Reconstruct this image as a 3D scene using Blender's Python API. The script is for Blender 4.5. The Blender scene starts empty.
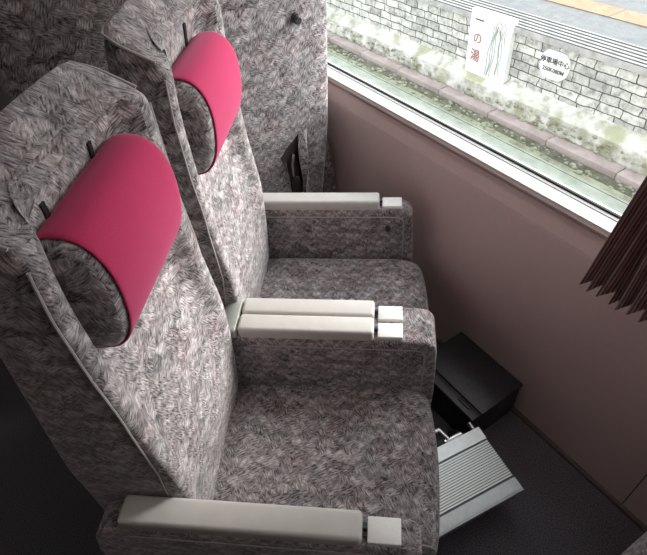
import bpy, bmesh, math, random
from mathutils import Vector, Matrix
from mathutils.bvhtree import BVHTree
random.seed(4)
scene = bpy.context.scene
col = scene.collection
PI = math.pi

# ---------------------------------------------------------------- materials
def mat(name):
    m = bpy.data.materials.new(name); m.use_nodes = True
    nt = m.node_tree; b = nt.nodes['Principled BSDF']
    return m, nt, b
def nd(nt, typ, **kw):
    n = nt.nodes.new(typ)
    for k, v in kw.items():
        if k in n.inputs: n.inputs[k].default_value = v
        else: setattr(n, k, v)
    return n
def ramp(nt, stops, interp='LINEAR'):
    r = nt.nodes.new('ShaderNodeValToRGB'); r.color_ramp.interpolation = interp
    e = r.color_ramp.elements
    while len(e) < len(stops): e.new(0.5)
    for i, (p, c) in enumerate(stops):
        e[i].position = p; e[i].color = (c[0], c[1], c[2], 1)
    return r
def simple(name, c, rough=.5, metal=0.0, noise=0.0, nscale=60, bump=0.0, spec=.5, sheen=0.0):
    m, nt, b = mat(name)
    b.inputs['Base Color'].default_value = (*c, 1)
    b.inputs['Roughness'].default_value = rough; b.inputs['Metallic'].default_value = metal
    b.inputs['Specular IOR Level'].default_value = spec
    b.inputs['Sheen Weight'].default_value = sheen
    if noise or bump:
        tc = nd(nt, 'ShaderNodeTexCoord')
        n = nd(nt, 'ShaderNodeTexNoise', Scale=nscale, Detail=5.0)
        nt.links.new(tc.outputs['Object'], n.inputs['Vector'])
        if noise:
            r = ramp(nt, [(.3, [v*(1-noise) for v in c]), (.7, [min(1, v*(1+noise)) for v in c])])
            nt.links.new(n.outputs['Fac'], r.inputs['Fac']); nt.links.new(r.outputs['Color'], b.inputs['Base Color'])
        if bump:
            bp = nd(nt, 'ShaderNodeBump', Strength=bump, Distance=.002)
            nt.links.new(n.outputs['Fac'], bp.inputs['Height']); nt.links.new(bp.outputs['Normal'], b.inputs['Normal'])
    return m

def math_node(nt, op, a, b=None, clamp=False):
    n = nt.nodes.new('ShaderNodeMath'); n.operation = op; n.use_clamp = clamp
    for i, v in enumerate((a, b)):
        if v is None: continue
        if isinstance(v, (int, float)): n.inputs[i].default_value = v
        else: nt.links.new(v, n.inputs[i])
    return n.outputs[0]

def moquette(name, gain=1.0):
    """woven velour: small leaf shaped strokes set in a basket of alternating directions"""
    m, nt, b = mat(name); L = nt.links
    uv = nd(nt, 'ShaderNodeUVMap')
    uv.uv_map = 'UVMap'
    warpn = nd(nt, 'ShaderNodeTexNoise', Scale=9.0, Detail=2.0); L.new(uv.outputs[0], warpn.inputs['Vector'])
    warp = nd(nt, 'ShaderNodeVectorMath', operation='MULTIPLY_ADD')
    L.new(warpn.outputs['Color'], warp.inputs[0]); warp.inputs[1].default_value = (.018, .018, 0); L.new(uv.outputs[0], warp.inputs[2])
    mp = nd(nt, 'ShaderNodeMapping'); mp.inputs['Scale'].default_value = (34, 44, 1); mp.inputs['Rotation'].default_value = (0, 0, .35)
    L.new(warp.outputs[0], mp.inputs['Vector'])
    vo = nd(nt, 'ShaderNodeTexVoronoi', Scale=1.0, Randomness=.55); vo.voronoi_dimensions = '2D'
    L.new(mp.outputs[0], vo.inputs['Vector'])
    sep = nd(nt, 'ShaderNodeSeparateColor'); L.new(vo.outputs['Color'], sep.inputs[0])
    flip = math_node(nt, 'GREATER_THAN', sep.outputs[0], .5)
    ang = math_node(nt, 'MULTIPLY_ADD', flip, 1.55)
    ang.node.inputs[2].default_value = -.45
    rot = nd(nt, 'ShaderNodeVectorRotate'); rot.rotation_type = 'Z_AXIS'
    L.new(warp.outputs[0], rot.inputs['Vector']); L.new(ang, rot.inputs['Angle'])
    st = nd(nt, 'ShaderNodeMapping'); st.inputs['Scale'].default_value = (72, 330, 1); L.new(rot.outputs[0], st.inputs['Vector'])
    n1 = nd(nt, 'ShaderNodeTexNoise', Scale=1.0, Detail=2.0, Roughness=.6); n1.noise_dimensions = '2D'
    L.new(st.outputs[0], n1.inputs['Vector'])
    g = gain
    cellv = math_node(nt, 'MULTIPLY_ADD', sep.outputs[2], .16); cellv.node.inputs[2].default_value = -.08
    nf = math_node(nt, 'ADD', n1.outputs['Fac'], cellv)
    r = ramp(nt, [(.33, (.062*g, .050*g, .056*g)), (.41, (.205*g, .176*g, .182*g)), (.56, (.27*g, .238*g, .244*g)), (.70, (.41*g, .375*g, .375*g))])
    L.new(nf, r.inputs['Fac'])
    # tone differs from patch to patch, with a little rust and green in the yarn
    tone0 = math_node(nt, 'MULTIPLY_ADD', sep.outputs[1], .50); tone0.node.inputs[2].default_value = .98
    tone = math_node(nt, 'MULTIPLY_ADD', vo.outputs['Distance'], -.55); L.new(tone0, tone.node.inputs[2])
    big = nd(nt, 'ShaderNodeTexNoise', Scale=14.0, Detail=3.0); L.new(uv.outputs[0], big.inputs['Vector'])
    tint = ramp(nt, [(.36, (.92, .95, .94)), (.5, (1, 1, 1)), (.66, (1.0, .93, .92))]); L.new(big.outputs['Fac'], tint.inputs['Fac'])
    m1 = nd(nt, 'ShaderNodeMix', data_type='RGBA', blend_type='MULTIPLY'); m1.inputs[0].default_value = 1
    L.new(r.outputs['Color'], m1.inputs[6]); L.new(tint.outputs['Color'], m1.inputs[7])
    # zigzag weave
    sx = nd(nt, 'ShaderNodeSeparateXYZ'); L.new(warp.outputs[0], sx.inputs[0])
    tri = math_node(nt, 'PINGPONG', sx.outputs[0], .016)
    vv = math_node(nt, 'MULTIPLY_ADD', tri, 1.1); L.new(sx.outputs[1], vv.node.inputs[2])
    zz = math_node(nt, 'SINE', math_node(nt, 'MULTIPLY', vv, 2*PI/.030))
    zg = math_node(nt, 'MULTIPLY_ADD', zz, .20); zg.node.inputs[2].default_value = 1.0
    tone = math_node(nt, 'MULTIPLY', tone, zg)
    fine = nd(nt, 'ShaderNodeTexNoise', Scale=420.0, Detail=2.0); L.new(uv.outputs[0], fine.inputs['Vector'])
    f2 = math_node(nt, 'MULTIPLY_ADD', fine.outputs['Fac'], .9); f2.node.inputs[2].default_value = .55
    tt = math_node(nt, 'MULTIPLY', tone, f2)
    m2 = nd(nt, 'ShaderNodeVectorMath', operation='SCALE')
    L.new(m1.outputs[2], m2.inputs[0]); L.new(tt, m2.inputs['Scale'])
    L.new(m2.outputs[0], b.inputs['Base Color'])
    b.inputs['Roughness'].default_value = .95; b.inputs['Specular IOR Level'].default_value = .15
    b.inputs['Sheen Weight'].default_value = .35; b.inputs['Sheen Roughness'].default_value = .45
    b.inputs['Sheen Tint'].default_value = (1, .96, .96, 1)
    bp = nd(nt, 'ShaderNodeBump', Strength=.5, Distance=.0025)
    L.new(n1.outputs['Fac'], bp.inputs['Height']); L.new(bp.outputs['Normal'], b.inputs['Normal'])
    return m

FAB = moquette('grey moquette')
PIPE = simple('piping cord', (.30, .26, .26), .8, sheen=.5)
PAD = simple('ivory leatherette', (.53, .50, .47), .38, noise=.04, nscale=30)
PLATE = simple('white joint plate', (.80, .79, .77), .45, noise=.04, nscale=200)
CAP = simple('sage plastic', (.46, .47, .43), .35)
BLACKP = simple('black plastic', (.034, .031, .036), .4, noise=.2, nscale=90)
DARKM = simple('dark steel', (.05, .05, .055), .45, .6)
CHROME = simple('bright steel', (.62, .62, .62), .25, .9)
STRAP = simple('dark strap', (.022, .018, .022), .9)
def magenta():
    m, nt, b = mat('magenta cloth')
    uv = nd(nt, 'ShaderNodeUVMap'); uv.uv_map = 'UVMap'
    n = nd(nt, 'ShaderNodeTexNoise', Scale=700.0, Detail=2.0); nt.links.new(uv.outputs[0], n.inputs['Vector'])
    r = ramp(nt, [(.3, (.33, .012, .058)), (.7, (.44, .026, .10))]); nt.links.new(n.outputs['Fac'], r.inputs['Fac'])
    nt.links.new(r.outputs['Color'], b.inputs['Base Color'])
    b.inputs['Roughness'].default_value = .85; b.inputs['Specular IOR Level'].default_value = .2
    b.inputs['Sheen Weight'].default_value = .25; b.inputs['Sheen Tint'].default_value = (1, .6, .85, 1)
    bp = nd(nt, 'ShaderNodeBump', Strength=.2, Distance=.001); nt.links.new(n.outputs['Fac'], bp.inputs['Height']); nt.links.new(bp.outputs['Normal'], b.inputs['Normal'])
    return m
MAG = magenta()
WALLM = simple('mauve wall laminate', (.66, .52, .50), .55, noise=.04, nscale=220, bump=.05)
RAILM = simple('brown rail', (.30, .23, .215), .45)
WHITEM = simple('white window ledge', (.84, .84, .82), .35)
GASK = simple('black rubber', (.008, .008, .008), .6)
CEILM = simple('ceiling panel', (.30, .285, .27), .6)
def carpet():
    m, nt, b = mat('charcoal carpet')
    tc = nd(nt, 'ShaderNodeTexCoord')
    n = nd(nt, 'ShaderNodeTexNoise', Scale=330.0, Detail=3.0); nt.links.new(tc.outputs['Object'], n.inputs['Vector'])
    r = ramp(nt, [(.35, (.035, .031, .038)), (.62, (.17, .155, .18))]); nt.links.new(n.outputs['Fac'], r.inputs['Fac'])
    nt.links.new(r.outputs['Color'], b.inputs['Base Color']); b.inputs['Roughness'].default_value = 1
    b.inputs['Specular IOR Level'].default_value = .1
    bp = nd(nt, 'ShaderNodeBump', Strength=.6, Distance=.003); nt.links.new(n.outputs['Fac'], bp.inputs['Height']); nt.links.new(bp.outputs['Normal'], b.inputs['Normal'])
    return m
CARPET = carpet()

# ---------------------------------------------------------------- mesh helpers
def box_uv(me):
    if not me.uv_layers: me.uv_layers.new(name='UVMap')
    uvl = me.uv_layers[0].data
    for p in me.polygons:
        n = p.normal; ax = max(range(3), key=lambda i: abs(n[i]))
        for li in p.loop_indices:
            c = me.vertices[me.loops[li].vertex_index].co
            uvl[li].uv = (c.y+3, c.z+3) if ax == 0 else ((c.x+3, c.z+3) if ax == 1 else (c.x+3, c.y+3))
def obj(name, bm, m, parent=None, smooth=True, subsurf=0, loc=(0, 0, 0)):
    bmesh.ops.recalc_face_normals(bm, faces=bm.faces)
    me = bpy.data.meshes.new(name); bm.to_mesh(me); bm.free()
    o = bpy.data.objects.new(name, me); col.objects.link(o)
    if subsurf:
        md = o.modifiers.new('s', 'SUBSURF'); md.levels = subsurf; md.render_levels = subsurf
        dg = bpy.context.evaluated_depsgraph_get(); me2 = bpy.data.meshes.new_from_object(o.evaluated_get(dg))
        o.modifiers.clear(); o.data = me2; bpy.data.meshes.remove(me); me = me2; me.name = name
    me.materials.clear(); me.materials.append(m)
    box_uv(me)
    for p in me.polygons: p.use_smooth = smooth
    if smooth:
        me.set_sharp_from_angle(angle=math.radians(50)) if hasattr(me, 'set_sharp_from_angle') else None
    if parent: o.parent = parent
    o.location = loc
    return o
def tag(o, label=None, cat=None, group=None, kind=None):
    if label: o['label'] = label
    if cat: o['category'] = cat
    if group: o['group'] = group
    if kind: o['kind'] = kind
    return o
def empty(name, loc, rz=0):
    o = bpy.data.objects.new(name, None); col.objects.link(o); o.location = loc; o.rotation_euler = (0, 0, rz); o.empty_display_size = .1
    return o
def add_box(bm, x0, x1, y0, y1, z0, z1, r=0.0, seg=3, M=None):
    b2 = bmesh.new(); bmesh.ops.create_cube(b2, size=1)
    for v in b2.verts:
        v.co = Vector(((x0+x1)/2+v.co.x*(x1-x0), (y0+y1)/2+v.co.y*(y1-y0), (z0+z1)/2+v.co.z*(z1-z0)))
    if r: bmesh.ops.bevel(b2, geom=list(b2.edges), offset=r, segments=seg, affect='EDGES', profile=.5)
    if M: bmesh.ops.transform(b2, matrix=M, verts=b2.verts)
    join(bm, b2)
def join(bm, b2):
    mp = {v: bm.verts.new(v.co) for v in b2.verts}
    for f in b2.faces:
        try: bm.faces.new([mp[v] for v in f.verts])
        except ValueError: pass
    b2.free()
def box(name, x0, x1, y0, y1, z0, z1, m, parent=None, r=0.0, seg=3, smooth=True):
    bm = bmesh.new(); add_box(bm, x0, x1, y0, y1, z0, z1, r, seg); return obj(name, bm, m, parent, smooth and r > 0)
def prism(bm, pts, y0, y1, r=0.0, seg=3):
    """profile in the XZ plane drawn out along Y"""
    b2 = bmesh.new()
    a = [b2.verts.new((x, y0, z)) for x, z in pts]; c = [b2.verts.new((x, y1, z)) for x, z in pts]
    b2.faces.new(a); b2.faces.new(c[::-1]); n = len(pts)
    for i in range(n): b2.faces.new((a[i], c[i], c[(i+1) % n], a[(i+1) % n]))
    bmesh.ops.recalc_face_normals(b2, faces=b2.faces)
    if r:
        ed = [e for e in b2.edges if abs(e.verts[0].co.y-e.verts[1].co.y) < 1e-6]
        bmesh.ops.bevel(b2, geom=ed, offset=r, segments=seg, affect='EDGES', profile=.5)
    join(bm, b2)
def tube(bm, pts, r, n=8, flat=1.0):
    pts = [Vector(p) for p in pts]; rings = []
    up = Vector((0, 0, 1)) if abs((pts[-1]-pts[0]).normalized().z) < .85 else Vector((0, 1, 0))
    for i, p in enumerate(pts):
        d = (pts[min(i+1, len(pts)-1)]-pts[max(i-1, 0)]).normalized()
        s = d.cross(up)
        if s.length < 1e-3: s = d.cross(Vector((1, 0, 0)))
        if rings and s.dot(last) < 0: s = -s
        last = s.copy()
        s.normalize(); u = s.cross(d)
        rings.append([bm.verts.new(p+s*r*math.cos(2*PI*k/n)+u*r*flat*math.sin(2*PI*k/n)) for k in range(n)])
    for a, b in zip(rings, rings[1:]):
        for k in range(n): bm.faces.new((a[k], a[(k+1) % n], b[(k+1) % n], b[k]))
    bm.faces.new(rings[0][::-1]); bm.faces.new(rings[-1])
def disc(bm, c, axis, r, h, n=24, bev=0.0):
    b2 = bmesh.new(); bmesh.ops.create_cone(b2, cap_ends=True, segments=n, radius1=r, radius2=r*(1-bev), depth=h)
    q = Vector((0, 0, 1)).rotation_difference(Vector(axis).normalized()).to_matrix().to_4x4()
    bmesh.ops.transform(b2, matrix=Matrix.Translation(c) @ q, verts=b2.verts); join(bm, b2)
def lerp_tab(tab, z):
    if z <= tab[0][0]: return tab[0][1]
    for (a, va), (b, vb) in zip(tab, tab[1:]):
        if z <= b:
            k = (z-a)/(b-a); return va+(vb-va)*k
    return tab[-1][1]

# ---------------------------------------------------------------- the twin seat
# pair-local frame: +x is where the sitter looks, +y across, origin on the floor under the middle
XO, YO = .2, -.495                    # shift from seat measures to pair-local
SEAT_Y = (-.2475, .2475)
BACK_SHIFT = -.009
REAR = [(.36, -.585), (.45, -.60), (.60, -.585), (.75, -.562), (.9, -.538), (1.05, -.514), (1.2, -.492), (1.34, -.472)]
PANEL = [(.36, -.385), (.43, -.362), (.6, -.350), (.75, -.368), (.9, -.402), (1.05, -.420), (1.2, -.420), (1.27, -.411), (1.34, -.408)]
WING = [(.36, -.39), (.45, -.358), (.6, -.346), (.75, -.342), (.9, -.358), (1.05, -.366), (1.2, -.366), (1.34, -.360)]
HALF = [(.36, .192), (.55, .198), (.64, .204), (.70, .211), (.8, .214), (1.2, .212), (1.28, .208), (1.34, .202)]
HINGE = Vector((-.50, 0, .40))
ZTOP = 1.328
def slope(z, x, xr):
    k = max(0, (z-.95)/(ZTOP-.95)); return -(x-xr)*.52*k**2
def ring_pts(z, shrink=0.0, dz=0.0):
    xr, xp, xw, h = lerp_tab(REAR, z), lerp_tab(PANEL, z), lerp_tab(WING, z), lerp_tab(HALF, z)
    half = [(xp, 0), (xp, .35*h), (xp, .58*h), (xp+.004, h-.072), (xp+(xw-xp)*.45, h-.052), (xw-.004, h-.040), (xw, h-.022), (xw-.003, h-.006),
            (xw-.016, h), (xw-.06, h+.001), ((xw+xr)/2-.02, h), (xr+.03, h-.002), (xr+.006, h-.012), (xr, h-.035), (xr-.004, .5*h), (xr-.006, 0)]
    full = half + [(x, -y) for x, y in half[-2:0:-1]]
    cx = (xp+xr)/2
    return [(cx+(x-cx)*(1-shrink), y*(1-shrink*.35), z+dz+slope(z, x, xr)) for x, y in full]
def seat_back_mesh():
    bm = bmesh.new(); rings = []
    zs = [.36, .38, .44, .50, .56, .62, .66, .70, .76, .84, .92, 1.0, 1.08, 1.16, 1.22, 1.27, 1.305]
    lay = [ring_pts(z) for z in zs] + [ring_pts(ZTOP, .03, -.004), ring_pts(ZTOP, .16, .008), ring_pts(ZTOP, .5, .014)]
    for L_ in lay: rings.append([bm.verts.new(Vector(p)-HINGE) for p in L_])
    n = len(rings[0])
    for a, b in zip(rings, rings[1:]):
        for k in range(n): bm.faces.new((a[k], a[(k+1) % n], b[(k+1) % n], b[k]))
    bm.faces.new(rings[0][::-1])
    top = rings[-1]
    for k in range(1, n//2):
        if k == 1: bm.faces.new((top[0], top[1], top[-1]))
        else: bm.faces.new((top[k-1], top[k], top[-k], top[-(k-1)]))
    bm.faces.new((top[n//2-1], top[n//2], top[n//2+1]))
    # quilting: soft folds in the padding
    for L_, zz in zip(rings, zs):
        for v in L_:
            if v.co.x+HINGE.x > -.46 and abs(v.co.y) < .16: v.co.x += .004*math.sin(zz*23+v.co.y*17)
    return bm
HRC = Vector((-.386, -.012, 1.133))
def headrest_ring(y, sx, sz, a0=0, a1=2*PI, n=28, closed=True):
    pts = []
    for i in range(n if closed else n+1):
        a = a0+(a1-a0)*i/n
        c, s = math.cos(a), math.sin(a)
        e = .86
        x = sx*math.copysign(abs(c)**e, c); z = sz*math.copysign(abs(s)**e, s)
        x, z = x*math.cos(.10)+z*math.sin(.10), -x*math.sin(.10)+z*math.cos(.10)
        pts.append(Vector((HRC.x+x, y*.89+HRC.y, HRC.z+z))-HINGE)
    return pts
def headrest_mesh():
    bm = bmesh.new(); rings = []
    prof = [(-.162, .35), (-.160, .72), (-.153, .90), (-.142, .98), (-.125, 1), (-.06, 1.0), (0, 1.0), (.06, 1.0), (.125, 1), (.142, .98), (.153, .90), (.160, .72), (.162, .35)]
    for y, k in prof: rings.append([bm.verts.new(p) for p in headrest_ring(y, .060*k, .107*k)])
    n = len(rings[0])
    for a, b in zip(rings, rings[1:]):
        for k in range(n): bm.faces.new((a[k], a[(k+1) % n], b[(k+1) % n], b[k]))
    bm.faces.new(rings[0][::-1]); bm.faces.new(rings[-1])
    return bm
def cover_mesh():
    bm = bmesh.new()
    ys = [-.140, -.136, -.10, -.05, 0, .05, .10, .13, .143, .152]
    ks = [.985, 1.0, 1.0, 1.0, 1.0, 1.0, 1.0, 1.0, .985, .93]
    outer, inner = [], []
    a0, a1 = math.radians(-95), math.radians(150)
    for y, k in zip(ys, ks):
        outer.append([bm.verts.new(p) for p in headrest_ring(y, .060*k+.0045, .107*k+.0045, a0, a1, 34, False)])
        inner.append([bm.verts.new(p) for p in headrest_ring(y, .060*k+.001, .107*k+.001, a0, a1, 34, False)])
    n = len(outer[0])
    for G, fl in ((outer, 0), (inner, 1)):
        for a, b in zip(G, G[1:]):
            for k in range(n-1):
                f = (a[k], a[k+1], b[k+1], b[k]); bm.faces.new(f[::-1] if fl else f)
    for i in (0, -1):
        for k in range(n-1): bm.faces.new((outer[i][k], outer[i][k+1], inner[i][k+1], inner[i][k]))
    for k in (0, -1):
        for i in range(len(ys)-1): bm.faces.new((outer[i][k], outer[i+1][k], inner[i+1][k], inner[i][k]))
    return bm
def piping_front(s):
    pts = []
    for i in range(30):
        z = .64+(1.300-.64)*i/29
        h, xw, xr = lerp_tab(HALF, z), lerp_tab(WING, z), lerp_tab(REAR, z)
        if z < .95: xw -= .030*((.95-z)/.31)**1.2
        pts.append(Vector((xw-.007, s*(h-.001), z+slope(z, xw, xr)))-HINGE)
    bm = bmesh.new(); tube(bm, pts, .0023, 6); return bm
def piping_top():
    ring = ring_pts(ZTOP, .06, .001); n = len(ring)
    idx = range(8, n-7)
    pts = [Vector(ring[i])-HINGE for i in idx]
    bm = bmesh.new(); tube(bm, pts, .003, 6); return bm
def cushion_mesh():
    """bench cushion with a domed top and a round waterfall front"""
    bm = bmesh.new(); rings = []
    hy = .198
    prof = [(-.40, .30), (-.40, .41), (-.385, .432), (-.30, .436), (-.2, .434), (-.1, .433), (0, .436), (.07, .438), (.12, .433), (.152, .418), (.168, .392), (.170, .36), (.158, .325), (.13, .30)]
    cols = [(-1.0, -.035), (-.985, -.006), (-.93, .003), (-.7, .005), (-.35, .007), (0, .008), (.35, .007), (.7, .005), (.93, .003), (.985, -.006), (1.0, -.035)]
    grid = []
    for yy, dz in cols:
        row = []
        for i, (x, z) in enumerate(prof):
            top = z > .38
            f = 1.0
            zz = z+(dz if top and z > .40 else dz*.3 if top else 0)
            xx = x-(.020*abs(yy)**6 if x > .05 else 0)+.003*math.sin(yy*5+z*20)*(x > 0)
            if top and -.3 < x < .1: zz += .003*math.sin(x*38+yy*6)
            row.append(bm.verts.new((xx+XO, yy*hy, zz)))
        grid.append(row)
    for a, b in zip(grid, grid[1:]):
        for k in range(len(prof)-1): bm.faces.new((a[k], b[k], b[k+1], a[k+1]))
        bm.faces.new((a[-1], b[-1], b[0], a[0]))
    bm.faces.new(grid[0]); bm.faces.new(grid[-1][::-1])
    return bm
def cushion_seam(s):
    pts = [(-.33+XO, s*.196, .424), (-.1+XO, s*.197, .424), (.06+XO, s*.197, .426), (.11+XO, s*.195, .420), (.138+XO, s*.193, .405), (.148+XO, s*.191, .385), (.149+XO, s*.191, .35)]
    bm = bmesh.new(); tube(bm, pts, .0028, 6); return bm
def arc(cx, cz, r, a0, a1, n=6):
    return [(cx+r*math.cos(math.radians(a0+(a1-a0)*i/n)), cz+r*math.sin(math.radians(a0+(a1-a0)*i/n))) for i in range(n+1)]
def armrest(root, yc, hw, xf, xrear, pads, xpad):
    top = .632; r = .040
    pts = ([(xrear-.01, .22), (xrear-.02, .40), (xrear-.012, .50), (xrear+.005, .565), (xrear+.03, .612), (xrear+.07, top)] if xrear < -.5 else [(xrear, .22), (xrear, top)]) + arc(xf-r, top-r, r, 90, 0) + [(xf+.006, .42), (xf+.002, .22)]
    bm = bmesh.new(); prism(bm, [(x+XO, z) for x, z in pts], yc-hw, yc+hw, .010, 3)
    a = obj('armrest', bm, FAB, root)
    # seam cord round the side panel
    for s in (-1, 1):
        seam = [(xrear+.09, top-.030)] + [(xf-.030-.02+.02*math.cos(t_), top-.050+.02*math.sin(t_)) for t_ in (PI/2, PI/4, 0)] + [(xf-.029, .30)]
        bm = bmesh.new(); tube(bm, [(x+XO, yc+s*(hw+.0002), z) for x, z in seam], .0022, 6); obj('seam_cord', bm, PIPE, a)
    for y0, y1, x0 in pads:
        bm = bmesh.new(); add_box(bm, x0+XO, xpad+XO, y0, y1, .622, .661, .0085, 4)
        tag(obj('arm_pad', bm, PAD, a), 'ivory leatherette pad')
        w = (y1-y0)
        bm = bmesh.new(); add_box(bm, xpad+.009+XO, xpad+.070+XO, y0+.004, y1-.004, .628, .6415, .002, 2)
        tag(obj('joint_plate', bm, PLATE, a), 'white rectangular joint plate')
        bm = bmesh.new(); disc(bm, Vector((xpad+.003+XO, (y0+y1)/2, .643)), (1, 0, 0), .0045, .012, 10)
        add_box(bm, xpad-.002+XO, xpad+.008+XO, (y0+y1)/2-.012, (y0+y1)/2+.012, .636, .640)
        obj('pad_hinge', bm, DARKM, a)
    return a
def make_pair():
    root = empty('train_seat', (0, 0, 0))
    for yc in SEAT_Y:
        HRC.z = 1.133 if yc < 0 else 1.113
        sb = obj('seat_back', seat_back_mesh(), FAB, root, subsurf=2, loc=(HINGE.x+XO, yc+BACK_SHIFT, HINGE.z))
        tag(obj('headrest', headrest_mesh(), FAB, sb), 'oval fabric bolster')
        tag(obj('headrest_cover', cover_mesh(), MAG, sb, subsurf=1), 'magenta cloth cover wrapped round the headrest')
        for s in (-1, 1): obj('piping', piping_front(s), PIPE, sb)
        obj('piping', piping_top(), PIPE, sb)
        bvh = BVHTree.FromPolygons([v.co.copy() for v in sb.data.vertices], [tuple(p_.vertices) for p_ in sb.data.polygons])
        for s in (-1, 1):
            bm = bmesh.new()
            pts = []
            for z in (1.20, 1.215, 1.228, 1.240, 1.250, 1.258):
                hit = bvh.ray_cast(Vector((.0, s*.075-.013, z-HINGE.z))+Vector((.5, 0, 0)), Vector((-1, 0, 0)))[0]
                if hit: pts.append(hit+Vector((.0005, 0, 0)))
            tube(bm, pts, .0055, 6, 1); tag(obj('headrest_strap', bm, STRAP, sb), 'dark strap')
        cu = obj('seat_cushion', cushion_mesh(), FAB, root, subsurf=2, loc=(0, yc, 0 if yc < 0 else .012))
        for s in (-1, 1): obj('piping', cushion_seam(s), PIPE, cu)
    armrest(root, -.495, .0305, .104, -.545, [(-.5225, -.4675, -.462)], -.005)
    mid = armrest(root, 0, .059, .159, -.40, [(.0015, .055, -.333), (-.055, -.0015, -.333)], .005)
    bm = bmesh.new()
    prism(bm, [(-.392+XO, .600), (-.388+XO, .640), (-.376+XO, .654), (-.338+XO, .661), (-.336+XO, .600)], -.057, .057, .006, 3)
    tag(obj('rear_cap', bm, CAP, mid), 'sage plastic cap behind the twin pads')
    win = armrest(root, .495, .0305, .117, -.585, [(.4675, .5225, -.462)], .010)
    bm = bmesh.new(); disc(bm, Vector((.038+XO, .462, .558)), (0, -1, 0), .011, .014, 16, .3)
    tag(obj('recline_button', bm, BLACKP, win), 'black round recline button')
    bm = bmesh.new()
    add_box(bm, -.30, .26, -.44, .44, .22, .30, .01, 2)
    obj('seat_frame', bm, BLACKP, root)
    bm = bmesh.new(); disc(bm, Vector((0, 0, .12)), (0, 0, 1), .16, .24, 32, .15); add_box(bm, -.19, .19, -.19, .19, 0.0, .03, .008, 2)
    obj('pedestal', bm, BLACKP, root)
    return root
def children(o): return [c for c in bpy.data.objects if c.parent == o]
def copy_tree(o, parent=None):
    c = o.copy(); col.objects.link(c); c.parent = parent
    for ch in children(o): copy_tree(ch, c)
    return c
ALPHA = math.atan2(.77402, .63316)
pair = make_pair()
# world: x along the train, y towards the window wall, z up
cA, sA = math.cos(ALPHA), math.sin(ALPHA)
cx0, cy0 = -XO, -YO
rear = copy_tree(pair); front = copy_tree(pair)
pair.location = (cx0*cA-cy0*sA, cx0*sA+cy0*cA, 0); pair.rotation_euler = (0, 0, ALPHA)
tag(pair, 'twin grey patterned train seat with two magenta headrests, turned toward the window', 'seat')
rear.location = (-1.590, .252, 0); rear.rotation_euler = (0, 0, PI)
tag(rear, 'twin grey train seat seen from behind, with coat hook, beyond the magenta headrests', 'seat')
front.location = (.655, .232, 0); front.rotation_euler = (0, 0, PI)
tag(front, 'train seat of which only a pale cushion edge shows at the lower right corner', 'seat')
for ch in children(rear):
    if ch.name.startswith('seat_back'): ch.rotation_euler = (0, -math.radians(14), 0); ch.scale = (1, 1, 1.09)
bpy.context.view_layer.update()
# fittings on the back of the seat behind: hook, pocket flap, lever
wb = [c for c in children(rear) if c.name.startswith('seat_back')]
wb = min(wb, key=lambda c: c.location.y)          # rotated by half a turn: the low y one stands at the window
def back_pt(y, z, out=0.0): return Vector((lerp_tab(REAR, z)-.004-out, y, z))-HINGE
bm = bmesh.new()
p = back_pt(-.078, 1.088); disc(bm, p, (-1, 0, 0), .014, .014, 20, .12); disc(bm, p+Vector((-.012, 0, 0)), (-1, 0, 0), .009, .016, 16, .1)
disc(bm, p+Vector((-.020, 0, 0)), (-1, 0, 0), .0125, .006, 16, .2)
tag(obj('coat_hook', bm, BLACKP, wb), 'black round coat hook')
def bk(y, z, out=0.0): return back_pt(y, z, out)
bm = bmesh.new()
P = [bk(.012, .675, .003), bk(-.020, .705, .003), bk(-.075, .745, .003), (bk(-.082, .60, .003)), bk(-.07, .48, .003), bk(-.03, .50, .003), bk(-.02, .60, .003)]
f0 = [bm.verts.new(q) for q in P]; f1 = [bm.verts.new(q+Vector((.004, 0, 0))) for q in P]
bm.faces.new(f0); bm.faces.new(f1[::-1])
for i in range(len(P)): bm.faces.new((f0[i], f1[i], f1[(i+1) % len(P)], f0[(i+1) % len(P)]))
tag(obj('pocket_opening', bm, simple('dark lining', (.045, .03, .028), .9), wb, False), 'dark open slit of the seat pocket')
bm = bmesh.new(); A, B = [], []
for i in range(9):
    z = .75-.28*i/8; o_ = .012+.018*math.sin(PI*min(1, i/6))
    A.append([bm.verts.new(bk(-.062+.012*math.sin(i*.7), z, o_)), bm.verts.new(bk(-.080, z, o_+.006)), bm.verts.new(bk(-.100, z, .003))])
    B.append([bm.verts.new(bk(-.062+.012*math.sin(i*.7), z, o_-.004)), bm.verts.new(bk(-.080, z, o_+.001)), bm.verts.new(bk(-.100, z, .0))])
for G in (A, B):
    for a, b in zip(G, G[1:]):
        for k in (0, 1): bm.faces.new((a[k], a[k+1], b[k+1], b[k]))
for k in (0, 2):
    for i in range(8): bm.faces.new((A[i][k], A[i+1][k], B[i+1][k], B[i][k]))
tag(obj('pocket_flap', bm, FAB, wb), 'loose fabric flap')
bm = bmesh.new(); b2 = bmesh.new(); bmesh.ops.create_uvsphere(b2, u_segments=16, v_segments=10, radius=1)
for v in b2.verts: v.co = Vector((v.co.x*.010, v.co.y*.017, v.co.z*.030))+bk(-.040, .565, .014)
join(bm, b2); tag(obj('release_knob', bm, BLACKP, wb), 'black oval knob')
bm = bmesh.new(); tube(bm, [bk(-.030, .60, .012), bk(-.026, .65, .016), bk(-.034, .685, .014)], .0085, 10, .6); tube(bm, [bk(-.0, .665, .012), bk(-.005, .63, .012)], .005, 8)
tag(obj('release_lever', bm, CHROME, wb), 'shiny metal lever')

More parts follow.
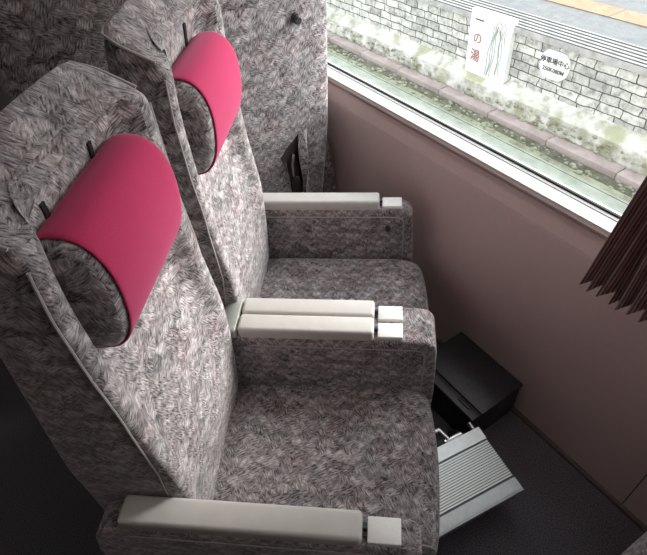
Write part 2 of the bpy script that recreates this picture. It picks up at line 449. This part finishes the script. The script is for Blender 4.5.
# ---------------------------------------------------------------- footrest and box on the floor
foot = empty('footrest', (-.171, .557, 0), -math.radians(8.8))
tag(foot, 'ribbed silver aluminium footrest beside the low black box above the dark carpet', 'footrest')
FM = foot.matrix_basis.copy()
def rel(bm_, name, m, o, smooth=False):
    bmesh.ops.translate(bm_, verts=bm_.verts, vec=-Vector(o.location)); return obj(name, bm_, m, o, smooth)
fa, fb = Vector((0, 0, .157)), Vector((.199, 0, .143))     # tread line, front to back
fd = (fb-fa).normalized(); fn = Vector((-fd.z, 0, fd.x))
if fn.z < 0: fn = -fn
fl = (fb-fa).length
def slab(bm, s0, s1, y0, y1, h0, h1):
    P = [fa+fd*s+fn*h for s, h in ((s0, h0), (s1, h0), (s1, h1), (s0, h1))]
    prism(bm, [(q.x, q.z) for q in P], y0, y1)
Y0, Y1 = -.40, 0
ALU = simple('brushed aluminium', (.42, .43, .44), .38, .8, noise=.08, nscale=60)
ALU2 = simple('pale aluminium strip', (.75, .76, .77), .42, .5, noise=.06, nscale=80)
bm = bmesh.new(); slab(bm, 0, fl, Y0, Y1, -.012, 0)
tp = obj('tread_plate', bm, simple('grey tread', (.10, .10, .105), .5, .5), foot, False)
ns = 17; bm = bmesh.new()
for i in range(ns):
    s = .042+i*(fl-.080)/ns; slab(bm, s, s+.0042, Y0, Y1, 0, .0036)
tag(obj('tread_ribs', bm, simple('rib aluminium', (.66, .67, .68), .4, .7), tp, False), 'raised silver ribs')
bm = bmesh.new(); slab(bm, -.004, .036, Y0, Y1+.002, 0, .0045); tag(obj('top_strip', bm, ALU2, foot, False), 'plain pale strip')
bm = bmesh.new(); slab(bm, fl-.034, fl+.004, Y0, Y1+.002, 0, .004); slab(bm, fl+.0, fl+.006, Y0, Y1+.002, -.022, .004); tag(obj('front_lip', bm, ALU, foot, False), 'plain front lip')
bm = bmesh.new(); slab(bm, -.002, fl+.003, Y1+.002, Y1+.005, -.014, .003); tag(obj('end_cap', bm, BLACKP, foot, False), 'black end cap')
for y in (-.06, -.28):
    bm = bmesh.new(); tube(bm, [(.01, y, .146), (-.03, y, .140), (-.055, y, .10), (-.055, y, .012)], .008, 10)
    obj('support_arm', bm, DARKM, foot, True)
bm = bmesh.new(); tube(bm, [(-.012, -.115, .150), (-.012, -.055, .150)], .010, 14); tube(bm, [(-.004, -.012, .150), (-.030, -.012, .150)], .009, 12)
tube(bm, [(-.012, -.10, .155), (-.05, -.11, .160), (-.055, -.17, .160)], .010, 10)
tag(obj('hinge_link', bm, CHROME, foot, True), 'bright steel hinge link')
bm = bmesh.new(); add_box(bm, -.085, -.02, -.32, -.02, 0.0, .012, .003, 2); obj('floor_bracket', bm, DARKM, foot, False)

bx = empty('equipment_box', (-.340, .675, 0))
tag(bx, 'low black box on the floor against the mauve wall', 'box')
bm = bmesh.new(); add_box(bm, -.474, -.203, .568, .787, 0, .150, .004, 2); rel(bm, 'box_body', BLACKP, bx, True)
bm = bmesh.new(); add_box(bm, -.476, -.197, .600, .787, .150, .161, .003, 2); rel(bm, 'box_lid', BLACKP, bx, True)
bm = bmesh.new(); add_box(bm, -.476, -.199, .560, .598, .148, .1605, .003, 2); tag(rel(bm, 'hinged_flap', BLACKP, bx, True), 'narrow flap along the near edge')
bm = bmesh.new(); add_box(bm, -.282, -.232, .578, .588, .160, .165, .002, 2); tag(rel(bm, 'flap_handle', DARKM, bx, True), 'small raised grip')

# ---------------------------------------------------------------- the carriage
XA, XB, YN, YF, ZC = -3.6, 2.3, -2.05, .788, 2.25
def struct(name, o): o['kind'] = 'structure'; return o
struct('', box('floor', XA, XB, YN, YF+.1, -.06, 0, CARPET))
struct('', box('ceiling', XA, XB, YN, YF+.1, ZC, ZC+.06, CEILM))
struct('', box('wall_aisle_side', XA, XB, YN-.06, YN, 0, ZC, simple('dark wall panel', (.16, .12, .11), .6)))
struct('', box('wall_rear', XA-.06, XA, YN, YF+.1, 0, ZC, simple('dark end panel', (.10, .08, .075), .6)))
struct('', box('wall_front', XB, XB+.06, YN, YF+.1, 0, ZC, WALLM))
WX0, WX1, WZ0, WZ1 = -3.0, 1.35, .846, 1.55
# window side wall: panels left and right of a joint, rounded rail on top, wall above and beside the window
bm = bmesh.new(); prism(bm, [(0, 0), (0, 0)] and [(.788, .018), (.788, .765), (.797, .815), (.86, .815), (.86, .018)], 0, 1)
def xprism(name, pts, x0, x1, m, parent=None, smooth=False, r=0):
    """profile in the YZ plane drawn out along X"""
    b2 = bmesh.new(); a = [b2.verts.new((x0, y, z)) for y, z in pts]; c = [b2.verts.new((x1, y, z)) for y, z in pts]
    b2.faces.new(a); b2.faces.new(c[::-1]); n = len(pts)
    for i in range(n): b2.faces.new((a[i], c[i], c[(i+1) % n], a[(i+1) % n]))
    return obj(name, b2, m, parent, smooth)
bm.free()
prof = [(.788, .018), (.788, .745), (.789, .757), (.792, .768), (.802, .808), (.86, .808), (.86, .018)]
struct('', xprism('wall_window_side', prof, XA, .2035, WALLM))
struct('', xprism('wall_window_side', prof, .2065, XB, WALLM))
struct('', xprism('wall_joint_backing', [(.7915, .018), (.7915, .745), (.80, .80), (.85, .80), (.85, .018)], .2035, .2065, GASK)).name = 'trim_4'
struct('', xprism('trim_1', [(.8045, .808), (.8045, .817), (.86, .817), (.86, .808)], XA, XB, GASK))        # shadow groove
struct('', xprism('trim_2', [(.792, .817), (.792, .826), (.799, .832), (.86, .832), (.86, .817)], XA, XB, RAILM))
struct('', xprism('window_sill', [(.7995, .832), (.7995, .836), (.838, .8475), (.86, .8475), (.86, .832)], XA, XB, WHITEM)).name = 'trim_3'
struct('', xprism('baseboard_window_side', [(.778, 0), (.778, .012), (.783, .017), (.83, .018), (.83, 0)], XA, XB, simple('baseboard', (.115, .085, .08), .4)))
struct('', box('wall_over_window', XA, XB, YF, YF+.1, WZ1, ZC, WALLM)).name = 'wall_window_side_upper'
struct('', box('wall_window_side_left', XA, WX0, YF+.012, YF+.1, .8475, WZ1, WALLM))
struct('', box('wall_window_side_right', WX1, XB, YF+.012, YF+.1, .8475, WZ1, WALLM))
wn = empty('window_1', ((WX0+WX1)/2, .84, .8475)); wn['kind'] = 'structure'
def glass():
    m = bpy.data.materials.new('window glass'); m.use_nodes = True; nt = m.node_tree; nt.nodes.clear()
    o = nt.nodes.new('ShaderNodeOutputMaterial'); t = nt.nodes.new('ShaderNodeBsdfTransparent'); g = nt.nodes.new('ShaderNodeBsdfGlossy')
    t.inputs[0].default_value = (.95, .97, .96, 1); g.inputs['Roughness'].default_value = .02
    mx = nt.nodes.new('ShaderNodeMixShader'); mx.inputs[0].default_value = .04
    nt.links.new(t.outputs[0], mx.inputs[1]); nt.links.new(g.outputs[0], mx.inputs[2]); nt.links.new(mx.outputs[0], o.inputs[0])
    return m
def relto(o, name, x0, x1, y0, y1, z0, z1, m, r=0):
    bm = bmesh.new(); add_box(bm, x0, x1, y0, y1, z0, z1, r, 2); bmesh.ops.translate(bm, verts=bm.verts, vec=-Vector(o.location)); return obj(name, bm, m, o, False)
relto(wn, 'window_pane', WX0, WX1, .843, .848, .851, WZ1, glass())
relto(wn, 'window_seal', WX0, WX1, .8395, .846, .848, .8535, GASK)
relto(wn, 'sill_line', WX0, WX1, .8300, .8312, .8448, .8466, simple('grey line', (.12, .12, .12), .6))
# lamps in the ceiling
EM = bpy.data.materials.new('lamp diffuser'); EM.use_nodes = True
e = EM.node_tree.nodes.new('ShaderNodeEmission'); e.inputs[0].default_value = (1, .95, .90, 1); e.inputs[1].default_value = 3.8
EM.node_tree.links.new(e.outputs[0], EM.node_tree.nodes['Material Output'].inputs[0])
LAMPS = e
for i, (lx, y, hl) in enumerate(((.15, .42, 1.0), (-.6, -1.35, .6))):
    cl = empty('ceiling_light', (lx, y, ZC))
    tag(cl, ['long ceiling lamp over the window side seats', 'long ceiling lamp over the far side of the aisle'][i], 'lamp')
    bm = bmesh.new(); add_box(bm, -hl, hl, -.09, .09, -.03, 0, .006, 2); obj('lamp_housing', bm, CEILM, cl, False)
    bm = bmesh.new(); add_box(bm, -hl+.05, hl-.05, -.07, .07, -.038, -.03); obj('lamp_diffuser', bm, EM, cl, False)

# curtain: sharp accordion pleats gathered at the window
def curtain_mat():
    m, nt, b = mat('brown pleated curtain')
    uv = nd(nt, 'ShaderNodeUVMap'); uv.uv_map = 'UVMap'
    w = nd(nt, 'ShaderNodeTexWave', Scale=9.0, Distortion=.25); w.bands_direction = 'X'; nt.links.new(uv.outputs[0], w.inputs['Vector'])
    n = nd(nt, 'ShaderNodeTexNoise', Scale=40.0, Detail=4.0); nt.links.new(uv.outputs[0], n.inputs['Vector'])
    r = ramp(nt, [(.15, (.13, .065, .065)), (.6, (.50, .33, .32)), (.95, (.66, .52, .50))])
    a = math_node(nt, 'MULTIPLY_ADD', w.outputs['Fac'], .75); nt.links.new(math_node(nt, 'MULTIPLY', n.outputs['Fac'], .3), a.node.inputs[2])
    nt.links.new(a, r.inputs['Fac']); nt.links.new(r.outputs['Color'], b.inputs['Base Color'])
    b.inputs['Roughness'].default_value = .7; b.inputs['Sheen Weight'].default_value = .2
    tl = nd(nt, 'ShaderNodeBsdfTranslucent'); nt.links.new(r.outputs['Color'], tl.inputs[0]); ms = nd(nt, 'ShaderNodeMixShader'); ms.inputs[0].default_value = .3
    nt.links.new(b.outputs[0], ms.inputs[1]); nt.links.new(tl.outputs[0], ms.inputs[2]); nt.links.new(ms.outputs[0], nt.nodes['Material Output'].inputs[0])
    return m
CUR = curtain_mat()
def curtain():
    bm = bmesh.new(); uvl = bm.loops.layers.uv.new('UVMap'); random.seed(8)
    plan = [(-.125, .765)]; x = -.100
    plan.append((x, .672))
    for i in range(23):
        x += .015+random.uniform(-.002, .003); plan.append((x, .752+random.uniform(-.006, .006)))
        x += .009+random.uniform(-.002, .002); plan.append((x, .668+random.uniform(-.008, .008)))
    ztop = 1.58; nz = 14
    def P(i, k, off):
        x_, y_ = plan[i]; f = k/nz
        room = (i % 2 == 1)
        zb = .762+(.012 if room else 0)+.004*math.sin(i*1.7)
        z = zb+(ztop-zb)*f
        x_ = x_+.15*(z-zb)*max(0, 1-i/14)+.002*math.sin(z*9+i)
        return Vector((x_+off*.0012, y_+.004*math.sin(z*5+i*.6), z))
    s = 0; cum = [0]
    for a, b in zip(plan, plan[1:]): s += math.hypot(a[0]-b[0], a[1]-b[1]); cum.append(s)
    for off in (0, 1):
        vs = [[bm.verts.new(P(i, k, off)) for k in range(nz+1)] for i in range(len(plan))]
        for i in range(len(plan)-1):
            for k in range(nz):
                f = bm.faces.new((vs[i][k], vs[i+1][k], vs[i+1][k+1], vs[i][k+1]))
                for lp, (ii, kk) in zip(f.loops, ((i, k), (i+1, k), (i+1, k+1), (i, k+1))): lp[uvl].uv = (cum[ii]*2.4, kk*.06)
    me = bpy.data.meshes.new('curtain'); bm.to_mesh(me); bm.free(); me.materials.append(CUR)
    o = bpy.data.objects.new('pleated_curtain', me); col.objects.link(o)
    return tag(o, 'dark brown pleated curtain gathered at the right of the window', 'curtain')
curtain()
struct('', box('trim_5', WX0, WX1, .65, .788, 1.575, 1.61, RAILM))   # curtain rail

# ---------------------------------------------------------------- outside: track bed, kerb slabs, block wall, platform
OX0, OX1 = -13.0, 3.0
NW, ZP, ZB, ZCURB, ZG = 4.283, -.30, -.856, -1.087, -1.153
def stone(name, dark, light, scale=6, moss=0.0, fine=60, bump=.5):
    m, nt, b = mat(name); tc = nd(nt, 'ShaderNodeTexCoord'); L = nt.links
    n = nd(nt, 'ShaderNodeTexNoise', Scale=scale, Detail=8.0, Roughness=.65); L.new(tc.outputs['Object'], n.inputs['Vector'])
    r = ramp(nt, [(.32, dark), (.62, light)]); L.new(n.outputs['Fac'], r.inputs['Fac'])
    f = nd(nt, 'ShaderNodeTexNoise', Scale=fine, Detail=4.0); L.new(tc.outputs['Object'], f.inputs['Vector'])
    out = r.outputs['Color']
    if moss:
        r2 = ramp(nt, [(.5, (0, 0, 0)), (.62, (moss, moss, moss))]); n2 = nd(nt, 'ShaderNodeTexNoise', Scale=3.2, Detail=6.0); L.new(tc.outputs['Object'], n2.inputs['Vector'])
        L.new(n2.outputs['Fac'], r2.inputs['Fac'])
        mx = nd(nt, 'ShaderNodeMix', data_type='RGBA'); L.new(r2.outputs['Color'], mx.inputs[0]); L.new(out, mx.inputs[6]); mx.inputs[7].default_value = (.22, .225, .135, 1)
        out = mx.outputs[2]
    L.new(out, b.inputs['Base Color']); b.inputs['Roughness'].default_value = .9
    bp = nd(nt, 'ShaderNodeBump', Strength=bump, Distance=.01); L.new(f.outputs['Fac'], bp.inputs['Height']); L.new(bp.outputs['Normal'], b.inputs['Normal'])
    return m
def block_mat():
    m, nt, b = mat('weathered block masonry'); L = nt.links
    tc = nd(nt, 'ShaderNodeTexCoord'); sp = nd(nt, 'ShaderNodeSeparateXYZ'); L.new(tc.outputs['Object'], sp.inputs[0])
    cb = nd(nt, 'ShaderNodeCombineXYZ'); L.new(sp.outputs[0], cb.inputs[0]); L.new(sp.outputs[2], cb.inputs[1])
    wn_ = nd(nt, 'ShaderNodeTexNoise', Scale=5.0, Detail=3.0); L.new(cb.outputs[0], wn_.inputs['Vector'])
    wp = nd(nt, 'ShaderNodeVectorMath', operation='MULTIPLY_ADD'); L.new(wn_.outputs['Color'], wp.inputs[0]); wp.inputs[1].default_value = (.10, .045, 0); L.new(cb.outputs[0], wp.inputs[2])
    br = nd(nt, 'ShaderNodeTexBrick', Scale=1.0); br.offset = .42; br.squash = 1.15; br.squash_frequency = 3
    br.inputs['Color1'].default_value = (.52, .51, .49, 1); br.inputs['Color2'].default_value = (.25, .25, .245, 1); br.inputs['Mortar'].default_value = (.06, .06, .058, 1)
    br.inputs['Mortar Size'].default_value = .0055; br.inputs['Mortar Smooth'].default_value = .3; br.inputs['Bias'].default_value = -.25
    br.inputs['Brick Width'].default_value = .20; br.inputs['Row Height'].default_value = .086
    L.new(wp.outputs[0], br.inputs['Vector'])
    n = nd(nt, 'ShaderNodeTexNoise', Scale=11.0, Detail=8.0, Roughness=.7); L.new(cb.outputs[0], n.inputs['Vector'])
    r = ramp(nt, [(.36, (.42, .42, .41)), (.5, (.85, .85, .83)), (.62, (1.1, 1.1, 1.08))]); L.new(n.outputs['Fac'], r.inputs['Fac'])
    mx = nd(nt, 'ShaderNodeMix', data_type='RGBA', blend_type='MULTIPLY'); mx.inputs[0].default_value = 1; L.new(br.outputs['Color'], mx.inputs[6]); L.new(r.outputs['Color'], mx.inputs[7])
    L.new(mx.outputs[2], b.inputs['Base Color']); b.inputs['Roughness'].default_value = .9
    bp = nd(nt, 'ShaderNodeBump', Strength=.7, Distance=.02); L.new(br.outputs['Fac'], bp.inputs['Height']); bp.invert = True; L.new(bp.outputs['Normal'], b.inputs['Normal'])
    return m
CONC = stone('pale concrete', (.20, .195, .19), (.34, .335, .325), 8)
FOOTM = stone('bleached footing', (.20, .20, .16), (.52, .51, .48), 7, moss=.8, fine=30, bump=.9)
KERBM = stone('pinkish kerb', (.20, .160, .155), (.30, .25, .24), 5, fine=90, bump=.2)
BED = stone('mossy track bed', (.09, .095, .065), (.25, .26, .19), 5, moss=.5, fine=50, bump=.9)
PALEBED = stone('pale gutter', (.17, .185, .155), (.28, .30, .26), 4, fine=60, bump=.3)
GREYP = stone('grey platform', (.095, .098, .104), (.13, .133, .138), 12, fine=120, bump=.2)
YEL = stone('ochre platform band', (.19, .12, .07), (.25, .17, .105), 12, fine=120, bump=.2)
def st(o): o['kind'] = 'structure'; return o
st(box('retaining_wall', OX0, OX1, NW, NW+.3, ZG-.2, ZP-.03, block_mat()))
st(box('platform', OX0, OX1, NW+.3, 9.0, ZG-.2, ZP-.002, GREYP))
st(xprism('wall_footing', [(NW, ZB+.01), (4.21, ZB-.03), (4.133, ZB-.075), (4.125, ZCURB-.05), (4.125, ZG-.1), (NW, ZG-.1)], OX0, OX1, FOOTM))
st(box('track_bed', OX0, OX1, .95, 4.125, ZG-.12, ZG, BED))
st(box('kerb_shade_strip', OX0, OX1, 3.845, 3.969, ZG, ZG+.004, stone('painted kerb shade', (.03, .03, .022), (.10, .10, .07), 9)))  # shadow at the kerb's foot, painted as a thin dark strip on the bed
st(box('gutter', OX0, OX1, 3.50, 3.70, ZG, ZG+.022, PALEBED))
st(box('gutter_lip', OX0, OX1, 3.72, 3.745, ZG, ZG+.016, PALEBED))
st(box('gutter_lip', OX0, OX1, 3.05, 3.42, ZG, ZG+.010, PALEBED))
# platform edge: overhanging coping with fine ribs
cop = st(box('platform_coping', OX0, OX1, NW-.045, NW+.335, ZP-.055, ZP, CONC))
bm = bmesh.new()
for i in range(6):
    y = NW-.036+i*.064; add_box(bm, OX0, OX1, y, y+.017, ZP, ZP+.006)
cr = st(obj('coping_ribs', bm, simple('dark groove', (.05, .05, .05), .9), cop, False)); del cr['kind']
st(box('ochre_band', OX0, OX1, 5.05, 5.33, ZP-.001, ZP+.006, YEL))
st(box('platform_joint', -2.72, -2.705, 5.05, 5.33, ZP+.005, ZP+.0075, simple('joint', (.12, .10, .09), .9)))
# kerb slabs, one behind the other
x = 1.9; step = .752; i = 0
x = -1.598
xs = [x+step*k for k in range(-12, 4)]
kerb0 = None
for k, xx in enumerate(xs):
    if kerb0 is None:
        bm = bmesh.new(); add_box(bm, -step+.004, -.004, 3.969, 4.120, ZG-.02, ZCURB, .006, 2)
        kerb0 = obj('kerb_slab', bm, KERBM); o = kerb0
    else:
        o = kerb0.copy(); col.objects.link(o)
    o.location = (xx+random.uniform(-.002, .002), random.uniform(-.004, .004), random.uniform(-.003, .003))
    tag(o, 'pinkish concrete kerb slab laid in a row below the block wall', 'kerb', 'kerb slabs along the track')
# moss and weeds hanging on the footing
def moss():
    m = stone('moss', (.08, .085, .05), (.27, .265, .19), 9, fine=70, bump=1.0)
    bm = bmesh.new()
    for i in range(650):
        x = random.uniform(-9.5, -.4)
        dens = .5+.5*math.sin(x*2.1)+.3*math.sin(x*5.3)
        if random.random() > dens+.25: continue
        if random.random() < .72: y, z = 4.112-random.random()*.006, random.uniform(ZCURB+.0, ZB-.09)
        else: y, z = random.uniform(4.085, 4.108), ZCURB+.004
        r = random.uniform(.006, .019)
        b2 = bmesh.new(); bmesh.ops.create_icosphere(b2, subdivisions=1, radius=r)
        for v in b2.verts: v.co = Vector((v.co.x*random.uniform(1, 2.2), v.co.y*.6, v.co.z*random.uniform(.6, 1.2)))+Vector((x, y, z))
        join(bm, b2)
    o = obj('moss', bm, m); tag(o, 'olive moss clinging to the pale footing under the block wall', 'moss', kind='stuff')
moss()
def pebbles():
    bm = bmesh.new()
    for i in range(500):
        x = random.uniform(-8, -.3); y = random.choice((random.uniform(3.80, 3.965), random.uniform(3.75, 3.97)))
        r = random.uniform(.006, .020)
        if random.random() < .2: r *= 1.7
        b2 = bmesh.new(); bmesh.ops.create_icosphere(b2, subdivisions=1, radius=r)
        for v in b2.verts: v.co = Vector((v.co.x*random.uniform(.8, 1.5), v.co.y, v.co.z*.7))+Vector((x, y, ZG+r*.2))
        join(bm, b2)
    o = obj('gravel', bm, stone('gravel', (.10, .11, .07), (.26, .27, .20), 20)); tag(o, 'loose mossy gravel in the strip beside the kerb slabs', 'gravel', kind='stuff')
pebbles()
# writing
def text_bm(body, size, ext=.002):
    cu = bpy.data.curves.new('t', 'FONT'); cu.body = body; cu.size = size; cu.extrude = ext; cu.align_x = 'CENTER'; cu.align_y = 'CENTER'; cu.offset = size*.012
    o = bpy.data.objects.new('t', cu); col.objects.link(o)
    dg = bpy.context.evaluated_depsgraph_get(); me = bpy.data.meshes.new_from_object(o.evaluated_get(dg))
    bm = bmesh.new(); bm.from_mesh(me)
    bmesh.ops.transform(bm, matrix=Matrix.Rotation(PI/2, 4, 'X'), verts=bm.verts)
    bpy.data.objects.remove(o); bpy.data.curves.remove(cu); bpy.data.meshes.remove(me)
    return bm
SIGNW = simple('sign white', (.62, .62, .61), .6, noise=.05, nscale=12)
INK = simple('sign ink', (.03, .03, .03), .7)
PINKINK = simple('faded red ink', (.26, .11, .10), .8)
po = empty('poster_panel', (-3.445, NW-.060, -.575)); tag(po, 'white panel with three brush written characters and a green drawing on the block wall', 'poster')
bm = bmesh.new(); add_box(bm, -.275, .275, -.012, .058, -.335, .335, .003, 2); obj('panel', bm, SIGNW, po, False)
for ch, dx, dz, s, mm in (('一', -.155, .235, .125, INK), ('の', -.150, .055, .125, PINKINK), ('湯', -.155, -.125, .135, PINKINK)):
    bm = text_bm(ch, s); bmesh.ops.translate(bm, verts=bm.verts, vec=(dx, -.0135, dz)); obj('character', bm, mm, po, False)
bm = bmesh.new()
def stroke(pts, r): tube(bm, [(px, -.0125, pz) for px, pz in pts], r, 6)
random.seed(11)
for k, (xa, xb) in enumerate(((.02, -.03), (.04, .0), (.06, .02), (.075, .05))):
    stroke([(xa+.03+(xb-xa)*(j/10)+.010*math.sin(j*.9+k), .24-.52*j/10) for j in range(11)], .0042)
for k, (xa, xb) in enumerate(((.14, .16), (.16, .15), (.18, .185))):
    stroke([(xa+(xb-xa)*(j/10)+.008*math.sin(j*1.1+k), .22-.46*j/10) for j in range(11)], .0036)
obj('drawn_figure', bm, simple('faded green ink', (.16, .24, .20), .8), po, True)
bm = bmesh.new()
stroke([(.07, .20), (.085, .265), (.12, .285), (.15, .255), (.135, .20), (.15, .12)], .0036); stroke([(.165, .235), (.185, .275), (.205, .25), (.20, .14), (.215, .05)], .0034); stroke([(.10, .18), (.12, .225), (.13, .17)], .003)
tag(obj('drawn_outline', bm, PINKINK, po, True), 'faded red outline')
sg = empty('station_sign', (-2.655, NW, -.535)); tag(sg, 'round white sign with five characters above a row of figures on the block wall', 'sign')
bm = bmesh.new()
P = []
for i in range(48):
    a = 2*PI*i/48; xx, zz = .172*math.cos(a), .150*math.sin(a)
    P.append((max(-.160, min(.165, xx)), max(-.135, min(.128, zz))))
prism(bm, P, -.02, 0, .002, 1); obj('sign_plate', bm, SIGNW, sg, False)
bm = text_bm('停車場中心', .066); bmesh.ops.translate(bm, verts=bm.verts, vec=(0, -.0215, .030)); obj('station_lettering', bm, INK, sg, False)
bm = text_bm('250K080M', .056); bmesh.ops.translate(bm, verts=bm.verts, vec=(0, -.0215, -.050)); obj('distance_lettering', bm, INK, sg, False)

# ---------------------------------------------------------------- light
w = bpy.data.worlds.new('sky'); scene.world = w; w.use_nodes = True
bg = w.node_tree.nodes['Background']; bg.inputs[0].default_value = (.93, .97, 1.0, 1); bg.inputs[1].default_value = 2.8
sl = bpy.data.lights.new('hazy_sun', 'SUN'); sl.energy = 5.0; sl.angle = math.radians(28); sl.color = (1, .97, .94)
so = bpy.data.objects.new('hazy_sun', sl); col.objects.link(so); so.location = (4, 8, 6)
el, az = math.radians(25), math.radians(12)
so.rotation_euler = Vector((math.sin(az)*math.cos(el), math.cos(az)*math.cos(el), math.sin(el))).to_track_quat('Z', 'Y').to_euler()
# ---------------------------------------------------------------- camera
cam = bpy.data.cameras.new('camera'); co = bpy.data.objects.new('camera', cam); col.objects.link(co); scene.camera = co
f_px, th, ro, ya = 513.98, .7763, -.0974, -.1617
cam.sensor_width = 36; cam.lens = f_px/647*36; cam.clip_start = .02
F = Vector((math.sin(ya)*math.cos(th), math.cos(ya)*math.cos(th), -math.sin(th)))
R = Vector((math.cos(ya), -math.sin(ya), 0)); U = R.cross(F)
c, s = math.cos(ro), math.sin(ro)
R2 = R*c+U*s; U2 = U*c-R*s
ex, ey = Vector((.63316, -.77402, 0)), Vector((.77402, .63316, 0))
def W(v): return Vector((v.dot(ex), v.dot(ey), v.z))
R2, U2, F = W(R2), W(U2), W(F)
loc = W(Vector((.0246, -.3426, 1.6238)))
M = Matrix(((R2.x, U2.x, -F.x, loc.x), (R2.y, U2.y, -F.y, loc.y), (R2.z, U2.z, -F.z, loc.z), (0, 0, 0, 1)))
co.matrix_world = M
scene.view_settings.view_transform = 'Standard'; scene.view_settings.look = 'None'; scene.view_settings.gamma = 1
scene.view_settings.exposure = 0.65; scene.view_settings.use_curve_mapping = False
scene.cycles.use_denoising = True; scene.cycles.max_bounces = 8; scene.cycles.diffuse_bounces = 5
